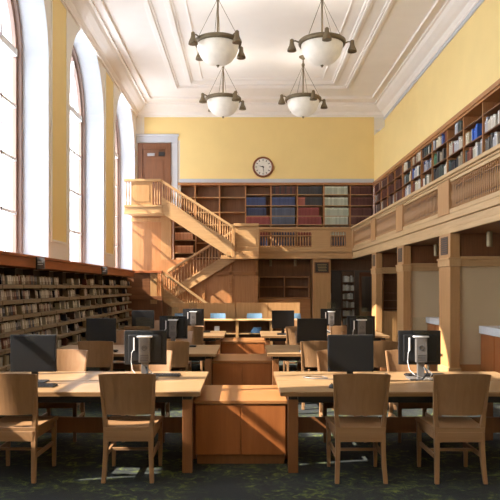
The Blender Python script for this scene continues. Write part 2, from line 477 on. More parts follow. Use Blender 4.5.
# far gallery volumes
NAVY, RED, BLK, PALE, MAR, BLUE = (46, 54, 80), (126, 56, 52), (52, 52, 54), (180, 186, 166), (88, 50, 42), (54, 66, 104)
GRY = (74, 82, 100)
cells = {3: {5: BLUE, 4: NAVY, 3: RED, 2: RED, 1: NAVY}, 4: {6: MAR, 5: BLUE, 4: GRY, 3: GRY, 2: NAVY, 1: NAVY},
         5: {6: BLK, 5: (96, 50, 44), 4: RED, 3: RED, 2: RED, 1: MAR}, 6: {6: PALE, 5: PALE, 4: PALE, 3: PALE, 2: PALE, 1: GRY},
         7: {6: MAR, 5: MAR, 4: MAR, 3: MAR}}
CN = {NAVY: 'navy', RED: 'red', BLK: 'black', PALE: 'pale green', MAR: 'maroon', BLUE: 'blue', GRY: 'slate blue', (96, 50, 44): 'brown and black'}
hidden = MB(); hm = []
for bay, rows in cells.items():
    x0, x1 = FX[bay] + .03, FX[bay + 1] - .035
    for r, colr in rows.items():
        z = SH[r] + .013
        x = x0; n = 0
        lim = x1 - (.12 if (bay, r) in ((3, 5), (3, 4), (5, 4)) else .01)
        while True:
            th = R.uniform(.058, .072)
            if x + th > lim: break
            c = colr
            if (bay, r) == (5, 5) and n > 3: c = BLK
            if (bay, r) == (5, 5) and n <= 3: c = (150, 84, 70)
            if (bay, r) == (4, 6) and n % 3 == 1: c = BLK
            v = R.choice((-8, 0, 0, 8)) if c != PALE else R.choice((-14, 0, 8))
            c = tuple(max(8, q + v) for q in c)
            h = .30 + R.uniform(-.006, .012)
            if r >= 3:
                rown = {6: 'top shelf', 5: 'second shelf down', 4: 'third shelf down', 3: 'fourth shelf down'}[r]
                cn = {3: 'far case below clock', 4: 'far case right of clock', 5: 'far case of red volumes', 6: 'far pale green case', 7: 'far corner case'}[bay]
                tone = CN.get(colr, 'dark')
                if (bay, r) == (5, 5): tone = 'brown' if n <= 3 else 'black'
                if (bay, r) == (4, 6): tone = 'black' if n % 3 == 1 else 'maroon'
                add_book('bound_volume', c, x + th / 2, YF + .015, z, th, .2, h, 'y',
                         '%s volume, %s from left, %s, %s' % (tone, nth(n + 1), rown, cn), 'volumes in the far gallery ' + cn, 'bound volume')
            else:
                if c not in hm: hm.append(c)
                hidden.box(x, x + th - .003, YF + .015, YF + .2, z, z + h, hm.index(c))
            x += th + .002; n += 1
o = hidden.build('bound_volume_rows', [cm(c) for c in hm])
tag(o, 'rows of bound volumes on the low far shelves seen through the balusters', 'bound volumes', kind='stuff')

# right gallery books
mix = [(214, 208, 196), (190, 182, 166), (150, 138, 118), (92, 88, 84), (40, 40, 46), (206, 196, 170), (58, 86, 150), (120, 60, 44), (60, 72, 70), (170, 172, 178)]
mixn = {(214, 208, 196): 'white', (190, 182, 166): 'pale grey', (150, 138, 118): 'tan', (92, 88, 84): 'grey', (40, 40, 46): 'black', (206, 196, 170): 'cream', (58, 86, 150): 'blue', (120, 60, 44): 'brown', (60, 72, 70): 'dark green', (170, 172, 178): 'silver', MAR: 'maroon', (70, 34, 30): 'dark red', (60, 110, 80): 'green', (44, 96, 190): 'bright blue'}
nb = 0
brest = MB(); brc = []
for r in (6, 5, 4):
    for i in range(11, -1, -1):
        b, a = RY[i], RY[i + 1]
        if i >= 9 and r == 6: continue
        cnt = 0
        z = RSH[r] + .013
        y = b - .05; lo = a + .04 + R.choice((0, .1, .3))
        if i == 8 and r == 6: y = b - .5
        if i >= 11 and r == 5: y = b - .3
        prev = R.choice(mix); run = 0
        while True:
            th = R.uniform(.05, .085) if i > 3 else R.uniform(.07, .085)
            if y - th < lo: break
            if i <= 3: c = R.choice((MAR, (70, 34, 30), MAR)) if R.random() < .85 else R.choice(mix[:3])
            else:
                if run <= 0: prev = R.choice(mix); run = R.randint(1, 5)
                run -= 1; c = prev
                if i == 9 and r == 5: c = (44, 96, 190) if y < b - .45 else (206, 196, 170)
                if i == 6 and r == 5: c = BLUE if n % 2 else (170, 172, 178)
                if i == 7 and r == 5 and y > b - .3: c = (60, 110, 80)
            if R.random() < .05 and i > 3: y -= R.uniform(.05, .15); continue
            h = R.uniform(.20, .31) if i > 3 else .29
            nm = mixn.get(c, 'blue'); n = nb
            rown = {6: 'top shelf', 5: 'second shelf down', 4: 'third shelf down'}[r]
            place = 'in the far corner' if i == 0 else ORD[i] + ' from the far corner'
            cnt += 1
            if nb < 300:
                add_book('book', c, XS + .02 + R.uniform(0, .02), y - th / 2, z, th, R.uniform(.15, .2), h, 'x',
                         '%s book, %s from far end, %s, %s' % (nm, nth(cnt), rown, 'right gallery corner case' if i == 0 else ORD[i] + ' right gallery case from corner'), 'books in the right gallery case ' + place)
            else:
                if c not in brc: brc.append(c)
                brest.box(XS + .02, XS + .2, y - th, y - .003, z, z + h, brc.index(c))
            nb += 1
            y -= th + .003


# ------------------------------------------------------------------ balcony
BAL = [(.016, 0), (.022, .02), (.022, .06), (.011, .09), (.017, .16), (.024, .24), (.020, .34), (.011, .46), (.010, .50), (.018, .53), (.018, .58)]
bal_mesh = {}
def baluster(parent, x, y, z, h, mat='oak_z', fat=1.0):
    key = (round(h, 2), mat, fat)
    if key not in bal_mesh:
        k = h / .58
        o = MB().lathe([(r * fat, q * k) for r, q in BAL], seg=8).build('baluster', M[mat], smooth=True)
        bal_mesh[key] = o.data; bpy.data.objects.remove(o)
    o = bpy.data.objects.new('baluster', bal_mesh[key]); COL.objects.link(o); o.parent = parent; o.location = (x, y, z)
    return o
# slab / soffit / fascia
t = thing('gallery_balcony', 'brown wood gallery floor and soffit running along the right wall', 'balcony', (XB, 15.5, ZSOF))
by0, by1 = 3.0 - 15.5, 24.2 - 15.5
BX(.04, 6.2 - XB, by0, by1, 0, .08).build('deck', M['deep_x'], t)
m = MB()
for (u, z0, z1) in ((.0, 0, .10), (.015, .10, .24), (-.03, .24, .30), (-.005, .30, .37)):
    m.box(XB + u, XB + .06, 3.0, 23.3 + u, ZSOF + z0, ZSOF + z1)
tag(m.build('gallery_fascia', M['oak_y'], bevel=.01), 'moulded light oak front board of the right gallery', 'fascia')
# right balustrade bays
posts = [(8.6, 9.3), (12.2, 12.9), (15.8, 16.45), (19.1, 19.75), (22.95, 23.3)]
bayn = ['nearest the camera', 'above the middle alcove', 'above the far alcove', 'nearest the far corner']
for i, ((a0, a1), (b0, b1)) in enumerate(zip(posts, posts[1:])):
    L_ = b0 - a1
    t = thing('balustrade', 'light oak balustrade bay on the right gallery, ' + bayn[i], 'railing', (XB, a1, ZBAL), 0, 'balustrade bays of the right gallery')
    z0 = 3.04 - ZBAL
    BX(-.01, .07, -.0, L_, z0, z0 + .08).build('bottom_rail', M['oak_y'], t, bevel=.006)
    BX(-.0, .06, 0, L_, 3.63 - ZBAL, 3.69 - ZBAL).build('top_rail', M['oak_y'], t, bevel=.006)
    n = 32 if i < 1 else 28
    for k in range(n):
        baluster(t, .03, (k + .5) * L_ / n, z0 + .08, .51, 'oak_z', .75)
for i, (a, b) in enumerate(posts):
    o = BX(XB - .03, XB + .10, a, b, 3.04, 3.68).build('balcony_post', M['oak_z'], bevel=.008)
    tag(o, 'solid oak balustrade post on the right gallery, %s' % (['just inside the right edge', 'above the nearest column', 'above the middle column', 'above the far column', 'in the far corner'][i]), 'post', 'balustrade posts of the right gallery')
o = MB().box(XB - .07, XB + .14, 8.6, 23.3, 3.73, 3.80).box(XB - .03, XB + .10, 8.6, 23.3, 3.69, 3.73).build('gallery_handrail', M['oak_y'], bevel=.012)
tag(o, 'wide oak handrail capping the right gallery balustrade', 'handrail')
# far gallery balustrade (camera-facing)
t = thing('far_gallery_balcony', 'brown wood floor of the far gallery below the clock', 'balcony', (.47, 23.3, ZSOF))
BX(0.03, XB - .47, .06, .9, 0, .08).build('deck', M['deep_x'], t)
t = thing('far_balustrade', 'oak balustrade and moulded front of the far gallery under the clock', 'railing', (.47, 23.3, ZSOF))
m = MB()
for (u, z0, z1) in ((.0, 0, .10), (.015, .10, .24), (-.03, .24, .30), (-.005, .30, .37)):
    m.box(0, XB - .47 + u, u, .06, z0, z1)
m.build('fascia', M['oak_x'], t, bevel=.01)
MB().box(0, 3.36, 0, .06, .96, 1.05).box(0, 3.36, 0, .06, .37, .43).build('top_rail', M['oak_x'], t)
BX(-.0, 3.36, -.06, .12, 1.05, 1.13).build('handrail', M['oak_x'], t, bevel=.012)
BX(1.93, 2.60, -.01, .07, .37, .98).build('solid_panel', M['oak_x'], t)
BX(3.15, 3.36, -.01, .07, .37, .98).build('solid_panel', M['oak_x'], t)
for k in range(20): baluster(t, .06 + k * .097, .03, .43, .53, 'oak_z', 1.1)
for k in range(6): baluster(t, 2.65 + k * .092, .03, .43, .53, 'oak_z', 1.1)

# columns
for i, (a, b) in enumerate(posts[1:4]):
    c = (XB + .1, (a + b) / 2, 0)
    t = thing('square_column', 'square oak column under the right gallery, %s' % ['nearest', 'middle one', 'farthest'][i], 'column', c, 0, 'oak columns under the right gallery')
    hx, hy = .085, (b - a) / 2
    BX(-.10, hx, -hy, hy, 0, 2.05).build('shaft', M['oak_z'], t, bevel=.008)
    MB().box(-.12, hx + .02, -hy - .02, hy + .02, 2.05, 2.20).box(-.14, hx + .03, -hy - .035, hy + .03, 2.18, 2.215).build('neck_moulding', M['oak_x'], t, bevel=.006)
    BX(-.10, hx, -hy, hy, 2.215, ZSOF).build('cap_block', M['oak_z'], t, bevel=.006)
    BX(-.125, hx + .02, -hy - .02, hy + .02, 0, .14).build('plinth', M['oak_x'], t, bevel=.006)
    g = MB().box(-.106, -.10, -hy * .62, hy * .62, 2.28, 2.62, 0)
    for k in range(8): g.box(-.112, -.104, -hy * .62, hy * .62, 2.30 + k * .042, 2.312 + k * .042, 1)
    g.build('vent_grille', [M['grille'], M['back_dark']], t)
# alcove partitions
for i, (a, b) in enumerate(posts[1:4]):
    y = a + .06
    nm = ['nearest', 'middle', 'far'][i]
    t = thing('alcove_partition', 'partition closing the %s alcove, %s' % (nm, 'with cream panel under oak header' if i < 2 else 'oak with an open bookcase set in it'), 'partition', (XB + .2, y, 0), 0, 'alcove partitions')
    W_ = 6.2 - XB - .2
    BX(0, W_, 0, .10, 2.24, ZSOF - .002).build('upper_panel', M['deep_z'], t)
    MB().box(0, W_, -.03, .12, 2.05, 2.20).box(0, W_, -.05, .12, 2.18, 2.24).build('header_beam', M['oak_x'], t, bevel=.006)
    if i < 2:
        BX(0, W_, .02, .09, .20, 2.05).build('infill_panel', M['beige'], t)
        BX(0, W_, .0, .1, 0, .20).build('base_board', M['red_x'], t)
        y0 = y - 2.7
        t = thing('wall_counter', 'amber wood counter with white top in the %s alcove' % nm, 'counter', (4.42, y - .002, 0), 0, 'alcove counters')
        BX(.04, 1.76, -2.7, 0, .10, .78).build('body', M['cab'], t)
        for k in range(4): BX(.018, .04, -2.68 + k * .67, -2.03 + k * .67, .13, .765).build('door', M['cab'], t, bevel=.004)
        MB().box(-.01, 1.76, -2.72, 0, .88, .93).box(-.01, .03, -2.72, 0, .79, .88).build('worktop', M['stone'], t, bevel=.004)
        BX(.08, 1.76, -2.68, 0, 0, .10).build('toe_kick', M['black'], t)
    else:
        BX(0, W_, .35, .42, 0, 2.05).build('infill_panel', M['deep_z'], t)
        bookcase('narrow dark open bookcase set beside the farthest oak column', XB + .22, 4.95, y + .02, y + .34, .95, 2.04, [1.02, 1.25, 1.47, 1.68, 1.88], mat='red_z', edge='deep_x')
        BX(0, W_, .02, .33, 0, .95).build('lower_panel', M['oak_z'], t)
# pendant cylinders under the gallery
for i, (x, y) in enumerate(((4.44, 11.8), (4.5, 15.3), (4.5, 18.5))):
    t = thing('cylinder_downlight', 'metal cylinder downlight under the gallery soffit, in the %s alcove' % ['nearest', 'middle', 'far'][i], 'lamp', (x, y, ZSOF), 0, 'cylinder downlights')
    MB().lathe([(.05, -.28), (.052, -.27), (.052, 0)], seg=14).build('lamp_body', M['lampmetal'], t, smooth=False)

# lower far end: wood wall, recess, pilaster, doorway
struct(MB().box(-2.98, .47, 22.85, 23.0, 0, 2.62).build('wall_stair_back', M['red_z']))
struct(MB().box(-2.4, 2.3, YF + .31, YF + .4, 0, 5.6).build('wall_far_lower', M['deep_z']))
m = MB()
for x in (-1.5, -.55, .36):
    m.box(x, x + .10, 22.80, 22.85, 0, 2.6)
m.box(-2.5, .47, 22.80, 22.85, 2.08, 2.2).box(-2.5, .47, 22.80, 22.85, 0, .15).box(-2.5, .47, 22.805, 22.85, .95, 1.05)
struct(m.build('trim_17', M['red_x'], bevel=.006))
struct(MB().box(.37, .47, 22.85, 24.3, 0, ZSOF).build('wall_recess_left', M['red_z']))
struct(MB().box(.37, 3.08, 24.3, 24.4, 0, 2.75).build('wall_recess_back', M['deep_z']))
struct(MB().box(2.44, 3.08, 23.35, 24.3, 0, 2.67).build('wall_far_pier', M['oak_z'], bevel=.008))
struct(MB().box(3.08, 5.2, 23.9, 24.1, 2.27, 2.67).build('trim_18', M['back_dark']))
struct(MB().box(4.75, 5.3, 23.9, 24.1, 0, 2.27).build('wall_doorway_right', M['back_dark']))
bookcase('dark two-column open bookcase in the recess under the far gallery', .52, 2.38, 23.95, 24.29, 1.25, 2.05, [1.27, 1.66, 2.03], edge='red_x', divs=(1.46,), mat='red_z')
o = BX(.50, 2.40, 23.75, 24.28, 0, 1.24).build('low_oak_cabinet', M['red_x'], bevel=.008)
tag(o, 'low closed oak cupboard carrying the dark open bookcase under the far gallery', 'cabinet')
for i, x in enumerate((.93, 1.83)):
    t = thing('cylinder_downlight', 'slim cylinder downlight under the far gallery, %s one' % ('left' if i == 0 else 'right'), 'lamp', (x, 23.7, ZSOF), 0, 'cylinder downlights')
    MB().lathe([(.045, -.25), (.047, -.24), (.047, -.03), (.03, 0)], seg=12).build('lamp_body', M['lampmetal'], t)
t = thing('wall_plaque', 'dark framed plaque with gold lines on the oak pier by the doorway', 'plaque', (2.76, 23.35, 2.36))
BX(-.27, .27, -.03, 0, -.20, .20).build('frame', M['deep_x'], t, bevel=.005)
m = MB().box(-.23, .23, -.036, -.03, -.16, .16, 0)
for k in range(5): m.box(-.17 + .01 * k, .17 - .02 * (k % 2), -.040, -.036, .10 - k * .055, .115 - k * .055, 1)
m.build('plate', [M['plaque'], M['gold']], t)

# dark stacks beyond the doorway
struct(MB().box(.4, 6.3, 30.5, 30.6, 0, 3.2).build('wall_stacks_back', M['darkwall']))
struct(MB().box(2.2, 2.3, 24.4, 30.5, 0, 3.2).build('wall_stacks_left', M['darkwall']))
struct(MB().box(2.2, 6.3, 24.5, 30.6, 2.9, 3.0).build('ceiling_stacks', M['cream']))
bk = [(3.98, 4.50, 26.6, 'facing the doorway in the dark room beyond'), (3.0, 3.68, 27.6, 'at the left of the doorway in the dark room beyond')]
for j, (x0, x1, y, pl) in enumerate(bk):
    bookcase('tall dark bookcase ' + pl, x0, x1, y, y + .4, 0, 2.3, [.1, .45, .8, 1.15, 1.5, 1.85], mat='back_dark', edge='back_dark')
    for r in range(6):
        x = x0 + .04
        while x < x1 - .08:
            th = R.uniform(.045, .08)
            c = R.choice([(214, 208, 196), (190, 182, 166), (150, 138, 118), (206, 196, 170)])
            zz = [.1, .45, .8, 1.15, 1.5, 1.85][r] + .013
            if c not in brc: brc.append(c)
            brest.box(x, x + th - .004, y + .03, y + .22, zz, zz + R.uniform(.2, .27), brc.index(c))
            x += th + .004
tag(brest.build('book_rows', [cm(c) for c in brc]), 'rows of smaller books low on the right gallery and in the dark room beyond', 'books', kind='stuff')
t = thing('glazed_door', 'dark open glazed door leaf at the right of the far doorway', 'door', (4.22, 23.95, 0), -1.15)
MB().box(-.04, .0, .0, .10, 0, 2.2).box(-.04, 0, .85, .95, 0, 2.2).box(-.04, 0, .1, .85, 0, .75).box(-.04, 0, .1, .85, 2.05, 2.2).build('frame', M['deep_z'], t)
BX(-.025, -.015, .1, .85, .75, 2.05).build('glass', M['pane'], t)
MB().tube([(-.06, .06, 1.0), (-.10, .06, 1.0), (-.10, .06, 1.3), (-.06, .06, 1.3)], .012).build('pull_handle', M['silver'], t)
t = thing('added_fill_light', 'white glowing panel added to lighten the ceiling beyond the far doorway', 'lamp', (3.6, 25.6, 2.9))
BX(-.4, .4, -.2, .2, -.06, 0).build('fill_panel', plain('fill_panel_glow', (255, 255, 255), .5, emit=((255, 250, 240), 2.5)), t)  # glowing panel added to lighten the ceiling of the room beyond

# ------------------------------------------------------------------ staircase
t = thing('staircase', 'zigzag oak staircase with turned balusters in the far left corner', 'staircase', (-2.0, 22.2, 0))
ox, oy = -2.0, 22.2
def P(o):  # keep world coordinates for staircase meshes
    o.location = (-ox, -oy, 0); return o
YA0, YA1 = 21.8, 22.72
YS0, YS1 = 22.74, 22.8
XT, XM = -2.80, -.38
Zl, Zp, Zu = 1.22, 2.75, 4.32
# upper landing
P(BX(XL, XT, YA0, YF, Zu - .14, Zu).build('upper_landing', M['oak_x'], t))
m = MB()
for u, z0, z1 in ((0, Zu - .20, Zu + .06), (-.03, Zu + .02, Zu + .09), (-.04, Zu - .22, Zu - .16)):
    m.box(XL, XT + .02, YA0 + u - .01, YA0 + .06, z0, z1)
P(m.build('landing_fascia', M['oak_x'], t, bevel=.008))
P(MB().box(XL, XT + .0, YA0 - .06, YA0 + .09, 5.20, 5.28).build('landing_handrail', M['oak_x'], t, bevel=.012))
P(MB().box(-3.82, -3.10, YA0 - .01, YA0 + .05, Zu + .08, 5.20).box(-3.72, -3.20, YA0 - .02, YA0, Zu + .20, 5.08).build('landing_panel', M['oak_z'], t, bevel=.006))
for x in (-3.98, -3.89, -3.02, -2.94, -2.86): P(baluster(t, 0, 0, 0, .80)).location = (x - ox, YA0 + .02 - oy, Zu + .08 + .02)
def flight(x0, z0, x1, z1, y, wd, nb, lo=-.17, hi=.36, railh=.95, nst=9, clip=None):
    """stringer, handrail, balusters and treads from (x0,z0) low to (x1,z1) high, near face at y"""
    def band(u0, u1, yy, dy, m):
        sl = (z1 - z0) / (x1 - x0)
        pts = [(x0, yy, z0 + u0), (x1, yy, z1 + u0), (x1, yy, z1 + u1), (x0, yy, z0 + u1)]
        if clip is not None and z0 + u0 < clip:
            if z0 + u1 < clip: pts = [(x0 + (clip - z0 - u0) / sl, yy, clip), (x1, yy, z1 + u0), (x1, yy, z1 + u1), (x0 + (clip - z0 - u1) / sl, yy, clip)]
            else: pts = [(x0 + (clip - z0 - u0) / sl, yy, clip), (x1, yy, z1 + u0), (x1, yy, z1 + u1), (x0, yy, z0 + u1), (x0, yy, clip)]
        m.prism(pts, (0, dy, 0))
    s_ = MB(); band(lo, hi, y, .06, s_); band(hi - .05, hi + .01, y - .025, .10, s_); band(lo - .01, lo + .06, y - .02, .08, s_)
    P(s_.build('stringer', M['oak_x'], t))
    h_ = MB(); band(railh - .10, railh, y - .04, .12, h_); P(h_.build('handrail', M['oak_x'], t, bevel=.012))
    for k in range(nb):
        f = (k + .5) / nb
        o = baluster(t, 0, 0, 0, railh - .09 - hi)
        o.location = (x0 + (x1 - x0) * f - ox, y + .02 - oy, z0 + (z1 - z0) * f + hi)
    for k in range(nst):
        a, b = x0 + (x1 - x0) * k / nst, x0 + (x1 - x0) * (k + 1) / nst
        zt = z0 + (z1 - z0) * (k + 1) / nst
        o = BX(min(a, b), max(a, b), y + .06, y + wd, zt - (z1 - z0) / nst, zt).build('step', M['red_x'], t); P(o)
    # plastered soffit under the steps
    P(MB().prism([(x0, y + .06, z0 - .12), (x1, y + .06, z1 - .12), (x1, y + .06, z1 - .02), (x0, y + .06, z0 - .02)], (0, wd - .06, 0)).build('soffit', M['red_x'], t))
flight(XM, Zp, XT, Zu, YA0, .85, 30, clip=2.64)
flight(-.98, 0.0, XT, 1.27, YA0, .85, 22, lo=-.02, hi=.38, clip=.01)
flight(XT + .1, Zl + .08, -.35, Zp, YS0, .62, 22, lo=-.16, hi=.22)
# platform joining the gallery
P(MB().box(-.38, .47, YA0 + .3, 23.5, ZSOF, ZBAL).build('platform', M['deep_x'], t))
m = MB().box(-.38, .47, YA0 + .3, YA0 + .36, 2.62, 3.72)
m.box(-.28, .38, YA0 + .28, YA0 + .3, 3.0, 3.62).box(-.38, .47, YA0 + .26, YA0 + .3, 2.62, 2.80).box(-.38, .47, YA0 + .27, YA0 + .3, 2.86, 2.92)
P(m.build('platform_panel', M['oak_x'], t, bevel=.006))
P(BX(-.38, .47, YA0 + .24, YA0 + .42, 3.72, 3.82).build('platform_handrail', M['oak_x'], t, bevel=.01))
P(MB().box(-.45, -.34, YA0 - .03, YA0 + .10, Zp - .1, 3.70).box(-.80, .47, YA0 - .02, YA0 + .30, 2.60, 2.72).box(-.62, .47, YA0 - .01, YA0 + .30, 2.72, 2.86).build('newel', M['oak_z'], t, bevel=.008))
P(BX(.44, .50, YA0 + .36, 23.3, 2.62, 3.72).build('platform_side_panel', M['oak_z'], t))
# lower landing block
P(MB().box(XL, XT + .05, YA0 - .2, 22.8, 0, Zl).build('lower_landing', M['deep_z'], t))
m = MB().box(XL, XT - .35, YA0 - .22, YA0 - .14, Zl, 2.12)
m.box(XL, XT + .05, YA0 - .24, YA0 - .2, Zl + .02, Zl + .14)
P(m.build('landing_panel', M['deep_x'], t, bevel=.006))
P(MB().box(XL, XT + .05, YA0 - .28, YA0 - .10, 2.12, 2.20).build('landing_handrail', M['rail_y'], t, bevel=.01))
P(BX(XT - .34, XT - .12, YA0 - .22, YA0 - .02, 1.1, 2.12).build('newel', M['oak_z'], t, bevel=.008))
for k in range(2): P(baluster(t, 0, 0, 0, .80)).location = (XT - .07 + k * .09 - ox, YA0 - .1 - oy, Zl + .1)
# spandrel panels under the lower flight
P(MB().prism([(XT, YA0 + .02, 0), (-1.05, YA0 + .02, 0), (XT, YA0 + .02, Zl - .02)], (0, .04, 0)).build('spandrel', M['deep_z'], t))
# panel wall below the upper landing and bookcase beside it
struct(MB().box(XL + .02, -2.98, 23.2, 23.3, Zl, Zu - .14).build('wall_landing', M['red_z']))
struct(MB().box(-2.98, -2.62, 23.1, 23.35, Zl, Zu).box(XL, -2.62, 23.12, 23.2, Zu - .34, Zu - .2).box(XL, -2.98, 23.15, 23.2, Zl, Zl + .15).build('trim_19', M['oak_z'], bevel=.006))
bookcase('oak bookcase of tan volumes glimpsed behind the stair flights', -2.61, -1.80, 23.75, 24.1, 2.0, 4.3, [2.02, 2.45, 2.90, 3.38, 3.86], mat='red_z')
for r, z in enumerate((2.45, 2.90, 3.38)):
    x = -2.56; nt = 0
    while x < -1.93:
        nt += 1
        th = R.uniform(.045, .06); c = R.choice(((206, 150, 110), (214, 160, 122), (196, 138, 100)))
        add_book('bound_volume', c, x + th / 2, 23.77, z + .013, th, .22, .27, 'y', 'tan bound volume, %s from left, %s row of the case behind the stair' % (nth(nt), ['lower', 'middle', 'upper'][r]), 'tan volumes behind the stair', 'bound volume')
        x += th + .003
# door at the upper landing
D = struct(MB().box(-3.98, -3.80, YF - .10, YF, Zu, 7.0).box(-2.93, -2.75, YF - .10, YF, Zu, 7.0).box(-3.80, -2.93, YF - .10, YF, 6.78, 7.0).build('door_1', M['deep_z'], bevel=.008))
MB().box(-3.80, -2.93, YF - .05, YF - .01, Zu, 6.78).box(-3.70, -3.03, YF - .06, YF - .05, 5.3, 6.35).box(-3.70, -3.03, YF - .06, YF - .05, 4.45, 5.15).build('door_leaf', M['deep_z'], D, bevel=.01)
BX(-3.62, -3.35, YF - .12, YF - .05, 6.52, 6.62).build('door_closer', M['silver'], D)
BX(-3.20, -2.98, YF - .12, YF - .05, 6.52, 6.66).build('sign_box', M['plaque'], D)
MB().lathe([(.03, 0), (.03, .05)], (-3.05, YF - .12, 5.3), 10).build('knob', M['brass'], D)

# ------------------------------------------------------------------ wall clock
t = thing('wall_clock', 'round wooden wall clock with white face above the far bookcases', 'clock', (.67, YF - .012, 6.12))
def disc(r, y0, y1, seg=40, z=0, x=0):
    return MB().rings([[(x + r * math.cos(2 * PI * i / seg), yy, z + r * math.sin(2 * PI * i / seg)) for i in range(seg)] for yy in (y0, y1)])
m = MB(); seg = 48
rs = []
for r, y in ((.32, 0), (.32, -.05), (.345, -.08), (.375, -.07), (.39, -.03), (.39, 0)):
    rs.append([(r * math.cos(2 * PI * i / seg), y, r * math.sin(2 * PI * i / seg)) for i in range(seg)])
m.rings(rs, cap=False).build('rim', M['clockwood'], t, smooth=True)
disc(.325, -.035, 0).build('dial', M['clockface'], t)
m = MB()
for k in range(12):
    a = 2 * PI * k / 12; ca, sa = math.cos(a), math.sin(a); wd = .012; r0, r1 = .225, .285
    m.prism([(r0 * ca - wd * sa, -.04, r0 * sa + wd * ca), (r1 * ca - wd * sa, -.04, r1 * sa + wd * ca), (r1 * ca + wd * sa, -.04, r1 * sa - wd * ca), (r0 * ca + wd * sa, -.04, r0 * sa - wd * ca)], (0, .006, 0))
m.build('hour_marks', M['black'], t)
def hand(nm, deg, ln, wd, y):
    a = math.radians(90 - deg); ca, sa = math.cos(a), math.sin(a)
    MB().prism([(-.04 * ca - wd * sa, y, -.04 * sa + wd * ca), (ln * ca, y, ln * sa), (-.04 * ca + wd * sa, y, -.04 * sa - wd * ca)], (0, .006, 0)).build(nm, M['black'], t)
hand('hour_hand', 285, .19, .022, -.05); hand('minute_hand', 174, .25, .016, -.058)
disc(.02, -.065, -.04, 16).build('hub', M['black'], t)

# ------------------------------------------------------------------ pendants
def pendant(x, y, z, rot, label, sc=1.0):
    t = thing('pendant_light', label, 'chandelier', (x, y, z), rot, 'bowl pendants hanging from the ceiling')
    b = [(.47, 0)]
    for i in range(1, 13):
        a = PI / 2 * i / 12
        b.append((.47 * math.cos(a) ** .85 if i < 12 else .015, -.48 * math.sin(a)))
    MB().lathe(b[::-1], seg=36, cap=True).build('glass_bowl', M['bowl'], t, smooth=True)
    rr = [(.46, -.03), (.515, -.03), (.53, .0), (.53, .05), (.50, .075), (.46, .06)]
    m = MB(); seg = 40
    rs = [[(r * math.cos(2 * PI * i / seg), r * math.sin(2 * PI * i / seg), zz) for i in range(seg)] for r, zz in rr + rr[:1]]
    m.rings(rs, cap=False).build('ring', M['brass'], t, smooth=True)
    MB().lathe([(.012, .0), (.03, .02), (.035, -.01), (.02, -.03), (.01, -.05)], (0, 0, -.48), 12).build('finial', M['brass'], t)
    MB().lathe([(.022, .10), (.022, ZC - z)], seg=10).build('stem', M['brass'], t)
    MB().lathe([(.03, .97), (.045, 1.0), (.045, 1.05), (.03, 1.08)], seg=12).build('collar', M['brass'], t)
    MB().lathe([(.12, ZC - z), (.12, ZC - z - .03), (.05, ZC - z - .08), (.022, ZC - z - .10)], seg=16).build('ceiling_rose', M['brass'], t)
    ld = bpy.data.lights.new('added_ceiling_fill', 'AREA'); ld.shape = 'DISK'; ld.size = .7; ld.energy = 9; ld.color = (1.0, .93, .84)  # disk lamp added as ceiling fill; the bowls themselves show no glow
    lo = bpy.data.objects.new('added_ceiling_fill', ld); COL.objects.link(lo); lo.parent = t; lo.location = (0, 0, .03); lo.rotation_euler = (PI, 0, 0)
    for k in range(4):
        a = k * PI / 2
        ca, sa = math.cos(a), math.sin(a)
        arm = MB().tube([(.52 * ca, .52 * sa, .03), (.60 * ca, .60 * sa, .06), (.68 * ca, .68 * sa, .05)], .018, 8).build('arm', M['brass'], t)
        MB().lathe([(.02, .10), (.045, .08), (.05, .0), (.06, -.04), (.10, -.13), (.105, -.17), (.085, -.17)], (.68 * ca, .68 * sa, 0), 16).build('socket_bell', M['brass'], arm, smooth=True)
        a2 = a + PI / 4
        MB().tube([(.50 * math.cos(a2), .50 * math.sin(a2), .06), (.0, .0, 1.02)], .006, 5).build('chain', M['brass'], t)
pendant(-.61, 14.6, 7.12, math.radians(40), 'bronze pendant with white glass bowl, nearer one on the left')
pendant(1.73, 14.6, 7.12, math.radians(-88), 'bronze pendant with white glass bowl, nearer one on the right')
pendant(-.64, 19.0, 7.12, math.radians(33), 'bronze pendant with white glass bowl, farther one on the left')
pendant(1.70, 19.0, 7.12, math.radians(20), 'bronze pendant with white glass bowl, farther one on the right')

# ------------------------------------------------------------------ left media shelving
XF = -3.70
LZ = [.19, .44, .69, .94, 1.19, 1.44, 1.69]
def shelf_unit():
    t = thing('media_shelf', '', 'shelving')
    W_ = .94
    BX(-.35, -.33, 0, W_, 0, 1.98).build('back_panel', M['shelfback'], t)
    for y in (0, W_ - .015): BX(-.33, -.14, y, y + .015, 0, 1.98).build('upright', M['shelfback'], t)
    for k, z in enumerate(LZ):
        dp = .0 + .018 * max(0, 4 - k)
        MB().prism([(-.33, .015, z + .05), (dp, .015, z), (dp, .015, z - .055), (-.33, .015, z + .02)], (0, W_ - .03, 0)).build('shelf', M['shelfm'], t)
    BX(-.35, 0.12, .0, W_, .0, .08).build('kick_base', M['deep_x'], t)
    return t
U0 = shelf_unit(); bpy.context.view_layer.update(); note(U0)
ys = [8.05 + .94 * k for k in range(14)]
for k, y in enumerate(ys):
    pl = 'nearest unit along the window wall' if k == 0 else ('last unit before the stair' if k == 13 else '%s unit from the camera end' % ORD[k] if k < 12 else 'second last unit before the stair')
    o = U0 if k == 0 else dup(U0, None)
    o.location = (XF, y, 0); o['label'] = 'putty steel media shelving under the windows, ' + pl
    o['category'] = 'shelving'; o['group'] = 'media shelving under the windows'
o = MB().box(XL, XF + .06, 8.05, 21.25, 1.99, 2.15).box(XL, XF + .10, 8.05, 21.25, 2.15, 2.20).build('shelf_canopy', M['rail_y'], bevel=.008)
tag(o, 'long reddish wood canopy board running above the media shelving', 'canopy board')
